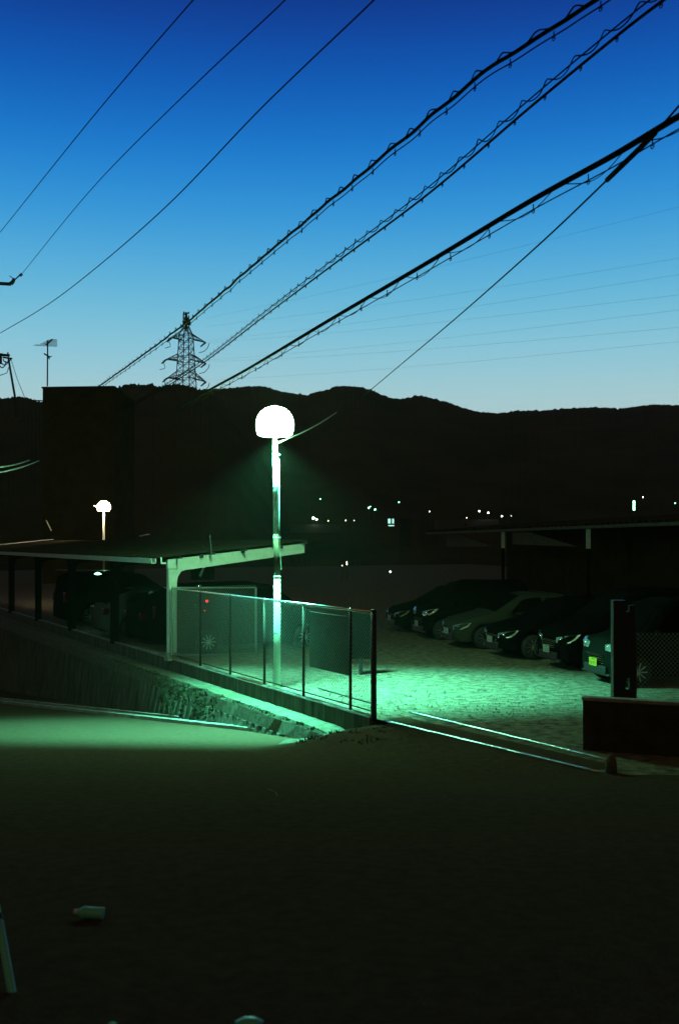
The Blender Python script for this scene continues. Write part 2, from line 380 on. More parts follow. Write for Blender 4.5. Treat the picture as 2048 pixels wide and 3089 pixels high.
# brown strip on kerb
m_ = MB(); fa, fb = fence_f(800), fence_f(725); m_.poly([W(fa,-.08,.054), W(fb,-.08,.054), W(fb,.05,.054), W(fa,.05,.054)], .02, (0,0,1))
tag(m_.build('plank', M['redrag']), 'reddish brown plank lying on the kerb at the foot of the fence', 'plank')
# gate track: two steel edges
gt = empty('gate_track', G0, label='pair of bright steel rails set in the ground across the car park entrance', cat='gate track')
def gp(m_, name, mm, sm=False): o = m_.build(name, mm, smooth=sm); o.parent = gt; o.matrix_parent_inverse = Matrix.Translation(-G0)
def railpath(uv0, uv1, n=30):
    a, b = P(*uv0, .0), P(*uv1, .0); return [a + (b-a)*i/n for i in range(n+1)]
for nm, a, b in (('rail', (1160,2177), (1800,2331)), ('rail', (1235,2150), (1832,2295))):
    pts = railpath(a, b); m_ = MB()
    m_.tube([p + V((0,0,.014)) for p in pts], .017, 16)
    gp(m_, nm, M['steel'], True)
pa, pb = railpath((1160,2170), (1800,2324), 1); d_ = (pb-pa).normalized(); nn = V((-d_.y, d_.x, 0)); nn = nn if nn.y > 0 else -nn
m_ = MB(); m_.add([pa + nn*.04 + V((0,0,.001)), pb + nn*.04 + V((0,0,.001)), pb + nn*.42 + V((0,0,.001)), pa + nn*.42 + V((0,0,.001))], [(0,1,2,3)]); gp(m_, 'track_bed', M['asphalt'])
# crack line in the lot
m_ = MB(); m_.poly([P(960,2075,.001), P(1130,2123,.001), P(1130,2126,.001), P(960,2078,.001)], .012, (0,0,1)); tag(m_.build('cable_cover', M['black']), 'thin dark cable cover strip lying on the lit ground behind the fence', 'cable cover')

gm = MB(); rg = random.Random(5)
for i in range(5200):
    u = rg.uniform(560, 1900); v = 2000 + 190*rg.random()**1.2; p = P(u, v, 0)
    if (p-A0).dot(R) < .2 or (p.y < 17 and (p-G0).dot(V((-GD.y,GD.x,0))*(1 if -GD.y*0+GD.x>0 else -1)) < .5): continue
    r = rg.uniform(.008, .026)*(1 if rg.random() < .97 else 2); a0_ = rg.uniform(0, 6.3)
    b_ = [p + V((math.cos(a0_+k*1.57)*r*rg.uniform(.6,1.3), math.sin(a0_+k*1.57)*r*rg.uniform(.6,1.3), -.006)) for k in range(4)] + [p + V((0,0,r*rg.uniform(.5,1)))]
    gm.add(b_, [(0,1,4),(1,2,4),(2,3,4),(3,0,4)])
tag(gm.build('gravel', M['lot']), label='loose gravel scattered over the lit car park ground', kind='stuff')
# ------------------------------------------------------------------ street lamps
def street_lamp(name, base, top, label, pr=.045, sleeve=True, head=1.0, globe='globe', spot=None, spotrot=(0,0,0), spotsize=100, wire=None, power=SPOT_P, group=None, blend=.6):
    t = empty(name, base, label=label, cat='street lamp', group=group); h = top - base.z
    def pp(m_, nm, mm, sm=True): return m_.build(nm, mm, t, smooth=sm)
    lean = V((-.045*(top/5.2), 0, 0)) if sleeve else V((0,0,0))
    sh = 2.26 if sleeve else .8
    m_ = MB(); zr = 3.12 if sleeve else sh-.05; m_.tube([lean*(zr/h)+V((0,0,zr)), lean+V((0,0,h-.02))], pr+.006, 16, pr); pp(m_, 'pole', M['rust'] if sleeve else M['beam'])
    if sleeve: m_ = MB(); m_.tube([V((0,0,sh-.05)), lean*(zr/h)+V((0,0,zr+.02))], pr+.009, 16, pr+.007); tag(pp(m_, 'rusty_pole_section', M['rustdark']), 'dark rusty lower section of the pole')
    if sleeve:
        m_ = MB(); m_.tube([V((0,0,-.02)), V((0,0,.9)), V((0,0,sh))], .076, 16, .068); m_.lathe((0,0,sh-.005), [(.078,0),(.078,.025),(.05,.03)], 16); pp(m_, 'sleeve', M['beam'])
        for z in (1.1, 3.05, 4.1, 4.45, 4.75):
            m_ = MB(); x = lean*(z/h); m_.lathe(x+V((0,0,z)), [(.075 if z<sh else .058,0),(.075 if z<sh else .058,.03)], 14); m_.box(x+V((.075,0,z+.015)), (.05,.03,.035)); pp(m_, 'band', M['steel'])
        m_ = MB(); m_.tube([lean*.9+V((.075,-.01,h-.5)), lean*.6+V((.075,-.01,3.3)), V((.08,-.01,2.4))], .012, 6); pp(m_, 'conduit', M['steel'])
    m_ = MB(); s = head
    m_.lathe(lean+V((0,0,h-.02)), [(.06*s,0),(.31*s,.005),(.345*s,.03),(.375*s,.12*s),(.385*s,.22*s),(.375*s,.32*s),(.34*s,.42*s),(.28*s,.50*s),(.20*s,.56*s),(.11*s,.59*s),(.02*s,.60*s)], 40)
    g = pp(m_, 'lamp_head', M[globe])
    m_ = MB(); m_.lathe(lean+V((0,0,h-.07)), [(.07,0),(.07,.045)], 14); pp(m_, 'collar', M['steel'])
    m_ = MB(); m_.lathe(lean+V((0,0,h-.025+.59*s)), [(.08*s,0),(.08*s,.035),(.01,.06)], 18); pp(m_, 'cap', M['darksteel'])
    if spot:
        ld = bpy.data.lights.new('lamp_light', 'SPOT'); ld.energy = power; ld.color = spot; ld.spot_size = math.radians(spotsize); ld.spot_blend = blend; ld.shadow_soft_size = .12
        lo = bpy.data.objects.new('lamp_light', ld); C.objects.link(lo); lo.parent = t; lo.location = lean + V((.0,-.12,h-.10)); lo.rotation_euler = spotrot; lo.scale = (2.3, 1, 1)
    return t
LB = P(836, 2073)
LT = EYE + (HZ-1312)/FPX*LB.y
lamp = street_lamp('street_lamp', LB, LT, 'tall street lamp with a glaring white head on a rusty pole behind the fence', spot=SPOT_COL, spotrot=(math.radians(0), 0, 0), spotsize=82, blend=.75)
b = D(314, 1540, 48)
street_lamp('street_lamp', V((b.x, b.y, 0)), b.z, 'small far street lamp glowing orange above the left carport roof', pr=.05, sleeve=False, head=.8, globe='globe_small')
fl = bpy.data.objects['street_lamp.001']; m_ = MB(); m_.tube([D(284,1525,48), D(296,1531,48), D(309,1536,48)], .035, 6); o = m_.build('arm', M['white']); o.parent = fl; o.matrix_parent_inverse = Matrix.Translation(-fl.location)
for k, (p1, p2, lb) in enumerate(((D(-30,1646,44), D(161,1627,52), 'pale thin rod for the lit roof edge at the far left above the carport roof'), (D(423,1617,46), D(452,1612,47), 'short pale rod for a lit streak right of the small far lamp'), (D(141,1571,50), D(156,1601,50), 'short slanting pale rod for a lit streak left of the small far lamp'))):
    m_ = MB(); m_.tube([p1, p2], .03, 6); tag(m_.build('pipe', M['palewire']), lb, 'pipe')  # pale rods added in place of a lit edge and lit streaks
rl = on_road(-70, 2200); rl.x -= .1
street_lamp('street_lamp', V((rl.x, rl.y, rl.z)), EYE + 150/FPX*rl.y, 'street lamp just beyond the left edge that lights the sloping road', pr=.05, sleeve=False, head=.8, globe='globe_teal')
# service wire from lamp
m_ = MB(); a = V((LB.x+.04, LB.y-.05, LT-.16)); b = D(1015, 1244, 27)
pts = [a + (b-a)*t/20 + V((0,0,-.06*math.sin(math.pi*t/20))) for t in range(21)]; m_.tube(pts, .014, 6)
tag(m_.build('service_wire', M['palewire']), 'short lit service wire running up to the right from the lamp head', 'wire')
# wires by the left lamp
for k, (p1, p2) in enumerate((((-40,1412), (90,1388)), ((-40,1432), (118,1390)))):
    a, b = D(*p1, 19.5), D(*p2, 30); m_ = MB(); m_.tube([a + (b-a)*t/10 + V((0,0,-.05*math.sin(math.pi*t/10))) for t in range(11)], .016, 6)
    tag(m_.build('drop_wire', M['palewire']), ['upper of the two lit wires at the left edge over the dark hill', 'lower of the two lit wires at the left edge over the dark hill'][k], 'wire')

# ------------------------------------------------------------------ overhead cables
def path(pts, n=140):
    """pts: (u,v) ; first/last depth -> smooth 3-D curve"""
    pix = pts[0]; d0, d1 = pts[1]
    Ls = [0]
    for a, b in zip(pix, pix[1:]): Ls.append(Ls[-1] + math.hypot(a[0]-b[0], a[1]-b[1]))
    # fit smooth quadratic-ish: Catmull-Rom in pixel space
    out = []
    for i in range(n+1):
        s = Ls[-1]*i/n; k = max(j for j in range(len(Ls)-1) if Ls[j] <= s+1e-6); t = (s-Ls[k])/(Ls[k+1]-Ls[k])
        p0 = V(pix[max(k-1,0)]); p1 = V(pix[k]); p2 = V(pix[k+1]); p3 = V(pix[min(k+2,len(pix)-1)])
        q = .5*((2*p1) + (p2-p0)*t + (2*p0-5*p1+4*p2-p3)*t*t + (3*p1-p0-3*p2+p3)*t**3)
        inv = 1/d0 + (1/d1-1/d0)*(s/Ls[-1]); out.append(D(q[0], q[1], 1/inv))
    return out
def frames(pts):
    for i, p in enumerate(pts):
        d = (pts[min(i+1,len(pts)-1)]-pts[max(i-1,0)]).normalized(); x = d.cross(V((0,0,1))).normalized(); y = x.cross(d); yield p, d, x, y
def resample(pts, step):
    out = []; acc = 0
    L_ = [0]
    for a, b in zip(pts, pts[1:]): L_.append(L_[-1] + (b-a).length)
    n = int(L_[-1]/step); k = 0
    for i in range(n+1):
        s = i*step
        while k < len(L_)-2 and L_[k+1] < s: k += 1
        t = (s-L_[k])/(L_[k+1]-L_[k]); out.append(pts[k].lerp(pts[k+1], t))
    return out
def cable(name, spec, r, label, helix=None, second=None, clips=None, cat='cable', group=None, wob=0):
    pts = path(spec); t = empty(name, pts[len(pts)//2], label=label, cat=cat, group=group)
    inv = Matrix.Translation(-t.location)
    def pp(m_, nm, mm=M['cable']): o = m_.build(nm, mm, smooth=True); o.parent = t; o.matrix_parent_inverse = inv
    fine = resample(pts, .12)
    if wob: fine = [p + y*wob*noise.noise(V((i*.23, 1, r*99))) + x*wob*noise.noise(V((i*.2, 7, r*99))) for i, (p, d, x, y) in enumerate(frames(fine))]
    m_ = MB(); m_.tube(fine, r, 8); pp(m_, 'carrier')
    if second:
        off, r2 = second; m_ = MB(); m_.tube([p + y*off for p, d, x, y in frames(fine)], r2, 5); pp(m_, 'messenger_wire')
    if helix:
        hr, pitch, wr, off = helix; st = pitch/12; f2 = resample(fine, st); m_ = MB()
        ph = lambda i: i*2*math.pi/12 + 1.1*noise.noise(V((i*.035, 3, r*50)))
        m_.tube([p + y*(off + hr*math.cos(ph(i))*(1+.5*noise.noise(V((i*.06,0,r*70))))) + x*hr*.6*math.sin(ph(i)) for i, (p, d, x, y) in enumerate(frames(f2))], wr, 4); pp(m_, 'spiral_hanger')
    if clips:
        st, ln, off = clips; f3 = resample(fine, st)
        for i, (p, d, x, y) in enumerate(frames(f3)):
            if i > 95: break
            m_ = MB(); a = p + y*(off+.015); b = p + y*(off-ln); m_.tube([a, b], .006, 5)
            m_.tube([b + d*.02*math.cos(q*.785) + y*.02*math.sin(q*.785) for q in range(9)], .005, 4, cap=False); pp(m_, 'clip')
    return t
cable('telephone_cable', ([(1960,-130),(1800,0),(1500,190),(1300,350),(1050,560),(800,770),(560,975),(310,1158),(120,1290)], (7.5,46)), .019,
      'thick rough overhead cable with short clips, uppermost of the three bundled cables', helix=(.034,.5,.008,.028), second=(-.075,.007), clips=(.62,.045,-.05), group='bundled overhead cables', wob=.018)
cable('telephone_cable', ([(2150,-110),(2000,0),(1860,108),(1600,322),(1300,578),(1000,802),(800,952),(620,1090),(470,1185),(330,1260)], (7.5,46)), .014,
      'overhead cable with a loose spiral wire like a ladder, middle of the three bundled cables', helix=(.042,.5,.007,.088), second=(.085,.008), clips=(.62,.03,-.0), group='bundled overhead cables')
cable('telephone_cable', ([(2200,270),(2048,350),(1850,468),(1600,606),(1300,786),(1000,962),(760,1106),(640,1172),(540,1232)], (7.0,24.5)), .026,
      'smooth thick overhead cable passing just above the lamp, lowest of the three bundled cables', helix=(.05,1.1,.005,-.06), second=(-.095,.006), clips=(.85,.05,-.06), group='bundled overhead cables')
cable('guy_wire', ([(2140,225),(2048,318),(1940,440),(1830,543),(1650,715),(1400,938),(1180,1124),(1080,1208)], (7.0,26)), .009,
      'thin wire descending from the right edge across the lowest bundled cable', cat='wire')
m_ = MB(); m_.tube(path(([(1975,400),(1940,436),(1830,543)], (7.9,8.9)), 10), .023, 8); tag(m_.build('wire_sleeve', M['cable'], smooth=True), 'thick dark sleeve over the thin wire near the right edge', 'wire sleeve')
thin = [([(640,-60),(580,4),(300,330),(0,703),(-80,800)], 'leftmost of the three thin wires crossing the upper left sky'),
        ([(900,-60),(858,2),(600,245),(300,545),(66,828)], 'middle thin wire of the upper left sky ending at an insulator'),
        ([(1180,-60),(1126,2),(800,315),(500,625),(200,880),(0,1006),(-80,1050)], 'rightmost of the three thin wires crossing the upper left sky')]
for k, (p, lb) in enumerate(thin):
    m_ = MB(); m_.tube(path((p, (9, 30)), 60), .0075 if k < 2 else .009, 5); tag(m_.build('power_wire', M['cable']), lb, 'wire', 'thin wires over the left of the picture')
# bracket arm with strain insulator at left edge
t = empty('insulator_arm', D(0,850,30), label='dark bracket arm with a strain insulator poking in at the left edge of the sky', cat='insulator')
inv = Matrix.Translation(-t.location)
def pj(m_, nm, mm, par, inv_): o = m_.build(nm, mm, smooth=False); o.parent = par; o.matrix_parent_inverse = inv_; return o
m_ = MB(); m_.bar(D(-60,852,30), D(34,857,30), .085, .085); pj(m_, 'arm', M['iron'], t, inv)
m_ = MB(); m_.tube([D(34,856,30), D(40,850,30), D(45,840,30)], .07, 8, .05); m_.tube([D(41,840,30), D(30,832,30)], .012, 5); pj(m_, 'bracket', M['iron'], t, inv)
m_ = MB(); m_.tube([D(48,842,30), D(60,831,30)], .02, 6); m_.tube([D(61,832,30), D(68,826,30)], .045, 8); pj(m_, 'insulator', M['iron'], t, inv)
# distant transmission lines
lines = [((621,960),(2150,598)), ((622,985),(2150,762)), ((622,1028),(2150,812)), ((622,1034),(2150,877)), ((622,1087),(2150,922)), ((622,1092),(2150,978)), ((622,1147),(2150,1020))]
for k, (a, b) in enumerate(lines):
    A, B = D(*a, 440), D(*b, 240); m_ = MB(); m_.tube([A.lerp(B, t/20) + V((0,0,-1.2*math.sin(math.pi*t/20))) for t in range(21)], .022, 4)
    tag(m_.build('transmission_line', M['iron']), 'faint far transmission line from the pylon, number %s from the top' % ['one','two','three','four','five','six','seven'][k], 'power line', 'faint transmission lines from the pylon')

# ------------------------------------------------------------------ pylon
PD = 440.0; S = PD/FPX
pb = D(562, 1215, PD); py = empty('transmission_pylon', pb, label='tall lattice steel transmission pylon on the hilltop', cat='pylon'); inv = Matrix.Translation(-pb)
def px(u, v, dy=0): p = D(u, v, PD); p.y += dy; return p
def hw(v): return (6 if v < 985 else 6 + (v-985)/25*8.5) if v < 1010 else 14.5 + (v-1010)/155*7
m_ = MB(); lv = [950, 985, 1010, 1030, 1052, 1075, 1097, 1120, 1143, 1170, 1215]
def corner(v, i, j):
    h_ = hw(v)*S; c = px(562, v); return c + V((i*h_*1.0 + j*h_*.34, -i*h_*.34 + j*h_, 0))
cs4 = [(-1,-1),(1,-1),(1,1),(-1,1)]
for a, b in zip(lv, lv[1:]):
    for q in range(4):
        c1, c2 = cs4[q], cs4[(q+1)%4]
        m_.bar(corner(a,*c1), corner(b,*c1), .34); m_.bar(corner(a,*c1), corner(b,*c2), .17); m_.bar(corner(a,*c2), corner(b,*c1), .17); m_.bar(corner(b,*c1), corner(b,*c2), .17)
m_.bar(px(562,945), px(562,1000), .6); pj(m_, 'tower_body', M['iron'], py, inv)
m_ = MB(); m_.box(px(564,974), (3.3,3.3,1.3)); m_.box(px(562,946), (1.0,1.0,1.0)); m_.bar(px(553,950), px(571,944), .5); m_.bar(px(554,949), px(556,940), .5); m_.bar(px(569,945), px(571,941), .5); pj(m_, 'top_platform', M['iron'], py, inv)
for v0, ut, xl, xr, vl, vr in ((1023, 1005, 519, 621, 1019, 1033), (1087, 1069, 503, 622, 1084, 1096), (1142, 1122, 506, 622, 1140, 1152)):
    for x_, vt, sg in ((xl, vl, -1), (xr, vr, 1)):
        m_ = MB(); tip = px(x_, vt)
        for j in (-1, 1):
            m_.bar(corner(v0, sg, j), tip, .42); m_.bar(corner(ut, sg, j), tip, .3)
            for k in (.33, .62): m_.bar(corner(v0, sg, j).lerp(tip, k), corner(ut, sg, j).lerp(tip, k), .16); m_.bar(corner(v0, sg, j).lerp(tip, k), corner(ut, sg, j).lerp(tip, k-.3), .16)
        pj(m_, 'cross_arm', M['iron'], py, inv)
        m_ = MB(); e1 = px(x_ + (-15 if sg < 0 else -16), vt+ 13); m_.tube([tip, e1], .45, 6, .3); pj(m_, 'insulator_string', M['iron'], py, inv)
        m_ = MB(); m_.tube([tip + V((sg*1.5,0,-.4)), tip + V((sg*1.0,0,-2.2)), tip + V((-.6,0,-3.9)), tip + V((-3.0,0,-4.6))], .16, 5); pj(m_, 'jumper', M['iron'], py, inv)

# ------------------------------------------------------------------ block building, aerial, railing, pole at left
BD = 70.0
def part(m_, nm, mm, par): o = m_.build(nm, mm); o.parent = par; o.matrix_parent_inverse = Matrix.Translation(-par.location); return o
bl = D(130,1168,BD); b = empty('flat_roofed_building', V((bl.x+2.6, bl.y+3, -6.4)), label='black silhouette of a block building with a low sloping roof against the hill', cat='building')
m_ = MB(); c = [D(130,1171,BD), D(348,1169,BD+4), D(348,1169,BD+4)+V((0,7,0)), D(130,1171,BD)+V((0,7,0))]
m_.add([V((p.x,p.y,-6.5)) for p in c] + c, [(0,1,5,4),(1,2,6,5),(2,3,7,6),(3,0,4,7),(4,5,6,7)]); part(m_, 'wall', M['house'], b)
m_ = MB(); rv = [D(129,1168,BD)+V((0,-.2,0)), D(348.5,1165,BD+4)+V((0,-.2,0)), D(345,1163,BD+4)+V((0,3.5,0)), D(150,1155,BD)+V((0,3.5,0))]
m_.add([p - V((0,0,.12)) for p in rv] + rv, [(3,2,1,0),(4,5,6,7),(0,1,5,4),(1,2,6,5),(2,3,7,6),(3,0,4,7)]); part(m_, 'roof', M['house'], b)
ta = empty('tv_aerial', D(144,1165,BD+1), label='TV aerial on a thin mast standing on the block building roof', cat='aerial')
m_ = MB(); m_.tube([D(144,1165,BD+1), D(145,1026,BD+1)], .05, 6); part(m_, 'mast', M['iron'], ta)
m_ = MB(); m_.tube([D(139,1041,BD+1), D(160,1023,BD+1)], .055, 6)
for k in range(9):
    t = k/8; cx, cy = 140+19*t, 1041-17*t; hwid = 34 - 20*t; m_.tube([D(cx-hwid*(1.1 if k<2 else .8), cy+1, BD+1), D(cx+hwid, cy+4*(1-t), BD+1)], .016, 4)
part(m_, 'yagi_antenna', M['iron'], ta)
m_ = MB(); m_.tube([D(134,1067,BD+1), D(152,1077,BD+1)], .06, 6); m_.tube([D(147,1081,BD+1), D(158,1074,BD+1)], .03, 5); m_.tube([D(145,1070,BD+1), D(151,1084,BD+1)], .03, 5); part(m_, 'side_antenna', M['iron'], ta)
m_ = MB(); m_.bar(D(88,1207,BD), D(130,1209,BD), .07)
for k in range(7): m_.bar(D(94+k*5.6,1208,BD), D(94+k*5.6,1236,BD), .03)
tag(m_.build('railing', M['iron']), 'rooftop railing between the block building and the left hill', 'railing')
up = empty('utility_pole', D(48,1240,90), label='slanting utility pole with crossarm and hanging loops at the far left', cat='utility pole')
m_ = MB(); m_.tube([D(49,1260,90), D(46,1195,90), D(26,1078,90)], .12, 8, .09); m_.bar(D(26,1080,90), D(25,1062,90), .09); part(m_, 'pole', M['iron'], up)
m_ = MB(); m_.bar(D(-40,1068,90), D(30,1072,90), .26, .2); m_.bar(D(10,1078,90), D(38,1082,90), .14); m_.bar(D(6,1066,90), D(6,1074,90), .2); part(m_, 'crossarm', M['iron'], up)
m_ = MB(); m_.box(D(1,1086,90), (.3,.3,.7)); part(m_, 'transformer', M['iron'], up)
for k in range(3):
    m_ = MB(); m_.tube([D(22 - 11*math.cos(a/8*math.pi) - k*7, 1083 + (10+k*5)*math.sin(a/8*math.pi)+ k*3, 90) for a in range(9)], .05, 4); part(m_, 'wire_loop', M['iron'], up)
m_ = MB(); m_.tube([D(28,1108,90), D(22,1125,90), D(0,1133,90), D(-20,1134,90)], .035, 4); part(m_, 'drop_loop', M['iron'], up)
m_ = MB(); m_.tube([D(34,1082,90), D(52,1140,90), D(80,1210,90)], .025, 4); part(m_, 'stay_wire', M['iron'], up)

# ------------------------------------------------------------------ carport
cb = P(519, 1992); cp = empty('carport', cb, math.atan2(R.y, R.x), label='cantilever carport with pale steel post and rising beam behind the fence end', cat='carport')
# local: x = R (into the car park), y = F
def cpart(m_, nm, mm, bevel=0): return m_.build(nm, mm, cp, bevel=bevel)
zt = EYE + (HZ-1688)/FPX*cb.y; BL = 3.72; rise = .40
for k in range(7):  # posts and beams past the first are coloured black as shade
    y = k*4.8
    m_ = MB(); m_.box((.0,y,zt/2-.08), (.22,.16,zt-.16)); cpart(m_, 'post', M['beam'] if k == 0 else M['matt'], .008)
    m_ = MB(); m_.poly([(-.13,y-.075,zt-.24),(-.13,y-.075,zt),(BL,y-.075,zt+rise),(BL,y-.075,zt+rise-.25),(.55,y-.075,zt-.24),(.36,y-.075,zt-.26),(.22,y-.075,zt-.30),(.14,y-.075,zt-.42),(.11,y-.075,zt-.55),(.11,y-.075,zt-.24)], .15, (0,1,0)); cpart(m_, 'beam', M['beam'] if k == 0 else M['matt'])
    m_ = MB(); m_.box((0,y-.082,zt-.235), (.235,.012,.012)); m_.box((.11,y-.082,zt-.12), (.012,.012,.24)); cpart(m_, 'joint_plate', M['darksteel'])
    if k == 0:
        m_ = MB(); m_.box((0,y,.10), (.30,.26,.2)); cpart(m_, 'footing', M['concrete'])
for i in range(5):
    x = .1 + i*(BL-.2)/4; m_ = MB(); z = zt + rise*(x+.13)/(BL+.13) + .035; m_.box((x,14.3,z), (.05,29.4,.06)); cpart(m_, 'purlin', M['darksteel'])
m_ = MB(); n = 200; L0, L1 = -.14, 29.2; vs = []; fs = []
for i in range(n*2+1):
    y = L0 + (L1-L0)*i/(2*n); dz = .03*(1 if (i//2) % 2 else 0)
    for x in (-.45, BL+.06):
        z = zt + rise*(x+.13)/(BL+.13) + .075 + dz; vs.append(V((x,y,z)))
for i in range(2*n): fs.append((2*i, 2*i+1, 2*i+3, 2*i+2))
m_.add(vs, fs); m_.add([v_ + V((0,0,-.006)) for v_ in vs], [f_[::-1] for f_ in fs]); cpart(m_, 'roof_sheet', M['roof'])
m_ = MB(); zg = zt - .02
m_.poly([(-.46,L0,zg+.05),(-.46,L0,zg-.07),(-.58,L0,zg-.07),(-.60,L0,zg+.06),(-.57,L0,zg+.06),(-.56,L0,zg-.05),(-.48,L0,zg-.05),(-.48,L0,zg+.05)], L1-L0, (0,1,0)); cpart(m_, 'eave_gutter', M['beam'])
m_ = MB(); m_.box((-.42,-.40,zt-.01), (.03,.03,.16)); m_.box((-.36,-.40,zt-.08), (.12,.03,.04)); cpart(m_, 'gutter_bracket', M['white'])
m_ = MB(); m_.tube([(.95,-.3,zt+.12),(.90,-.3,zt+.62)], .012, 5); cpart(m_, 'roof_rod', M['steel'])
for x in (.75, 1.9, 3.0):
    m_ = MB(); m_.box((x,-.12,zt+rise*(x+.13)/(BL+.13)-.01), (.09,.05,.09)); cpart(m_, 'purlin_clip', M['darksteel'])
# long back pipe under the carport and tube
m_ = MB(); m_.tube([W(FL+2.2,-.1,0)*0 + D(350,1721,32), D(170,1719,40)], .022, 6); tag(m_.build('pipe', M['white'], smooth=True), 'thin pale horizontal pipe under the left carport roof', 'pipe')
m_ = MB(); m_.tube([D(356,1743,31.8), D(356,1703,31.8)], .035, 8); m_.tube([D(356,1712,31.8), D(356,1710,31.8)], .05, 8); tag(m_.build('down_pipe', M['white'], smooth=True), 'short bright vertical pipe at the right end of the thin horizontal pipe', 'pipe')
m_ = MB(); m_.lathe(D(296,1732,33), [(.02,.06),(.10,.02),(.12,0),(.02,-.02)], 12); tag(m_.build('ceiling_lamp', M['town_green']), 'small lit lamp hanging under the thin horizontal pipe', 'lamp')
for k, (u, v, dd) in enumerate(((205,1759,44),(262,1766,40),(327,1775,36),(383,1782,33),(457,1791,30.5))):
    t = empty('reflector_post', V((D(u,v,dd).x, dd, 0)), label='round pale reflector on a thin post, number %s from the left in the carport shade' % ['one','two','three','four','five'][k], cat='reflector', group='round reflectors under the carport')
    m_ = MB(); m_.lathe(D(u,v,dd), [(.03,-.02),(.085,-.01),(.085,.01),(.02,.015)], 16, Matrix.Rotation(math.radians(90),3,'X')); part(m_, 'disc', M['beam'], t)
    m_ = MB(); p = D(u,v,dd); m_.bar((p.x,p.y+.03,0), (p.x,p.y+.03,p.z), .03); part(m_, 'post', M['black'], t)
# parking number board
nb = empty('number_board', D(612,1715,25.9), label='small dark board with a pale number 7 hanging under the carport beam', cat='sign')
m_ = MB(); c = D(612,1717,25.9); m_.box(c, (.62,.02,.56)); part(m_, 'panel', M['matt'], nb)
cu = bpy.data.curves.new('t', 'FONT'); cu.body = '7'; cu.size = .62; cu.extrude = .002; cu.align_x = 'CENTER'; cu.align_y = 'CENTER'
to = bpy.data.objects.new('t', cu); C.objects.link(to); dg = bpy.context.evaluated_depsgraph_get(); me = bpy.data.meshes.new_from_object(to.evaluated_get(dg)); bpy.data.objects.remove(to)
me.materials.clear(); me.materials.append(M['white']); no = bpy.data.objects.new('numeral', me); C.objects.link(no); no.parent = nb; no.location = (0,-.02,-.02); no.rotation_euler = (math.radians(90),0,0)
m_ = MB(); m_.bar(c+V((0,0,.28)), c+V((0,0,.62)), .02); part(m_, 'hanger', M['black'], nb)
# pipe framed gate leaf behind fence
g = empty('gate_leaf', P(640,1978), label='pipe framed mesh gate leaf standing behind the far bays of the fence', cat='gate')
a, b2_ = D(520,1773,24.8), D(772,1773,26.6); a0, b0 = D(520,1977,24.8), D(772,1972,26.6)
for p, q, nm in ((a,b2_,'top_tube'),(a0,b0,'bottom_tube'),(b2_,b0,'side_tube'),(a,a0,'side_tube')):
    m_ = MB(); m_.tube([p,q], .03 if nm=='side_tube' else .02, 10); part(m_, nm, M['wiremesh'], g)
m_ = MB(); ax = (b0-a0); ln = ax.length; ax.normalize(); chain(m_, V((a0.x,a0.y,0)), V((ax.x,ax.y,0)).normalized(), ln, a0.z, a.z-.0, pitch=.07); part(m_, 'wire_mesh', M['wiremesh'], g)

# ------------------------------------------------------------------ vehicles
def lerp_tb(tb, x): return interp(tb, x)
ST = {
 'hatch': dict(L=4.2, top=[(0,.62),(.04,.72),(.25,.82),(1.0,1.0),(1.15,1.06),(1.85,1.46),(2.3,1.53),(3.2,1.49),(3.75,1.32),(4.1,1.0),(4.2,.75)], belt=[(0,.60),(.25,.78),(1.0,.93),(3.7,1.0),(4.2,.72)], hw=[(0,.60),(.08,.72),(.3,.80),(.8,.845),(3.5,.845),(4.0,.76),(4.2,.64)], ws=(1.1,1.88), rw=(3.25,4.05), sw=(1.5,3.5), wh=(.78,3.35)),
 'van': dict(L=4.7, top=[(0,.7),(.03,.85),(.2,.95),(.85,1.18),(1.0,1.24),(1.75,1.76),(2.3,1.86),(4.3,1.84),(4.6,1.72),(4.68,1.2),(4.7,.8)], belt=[(0,.68),(.2,.88),(.9,1.05),(4.5,1.1),(4.7,.78)], hw=[(0,.64),(.08,.76),(.3,.82),(.8,.86),(4.3,.86),(4.6,.82),(4.7,.74)], ws=(.95,1.8), rw=(4.60,4.69), sw=(1.3,4.4), wh=(.85,3.75)),
 'kei': dict(L=3.4, top=[(0,.65),(.03,.85),(.12,.95),(.55,1.06),(.65,1.12),(1.15,1.68),(1.5,1.78),(3.2,1.76),(3.35,1.6),(3.4,.9)], belt=[(0,.63),(.12,.9),(.6,1.0),(3.3,1.05),(3.4,.85)], hw=[(0,.62),(.06,.70),(.25,.735),(3.2,.735),(3.4,.68)], ws=(.6,1.2), rw=(3.33,3.39), sw=(.95,3.1), wh=(.55,2.95)),
}
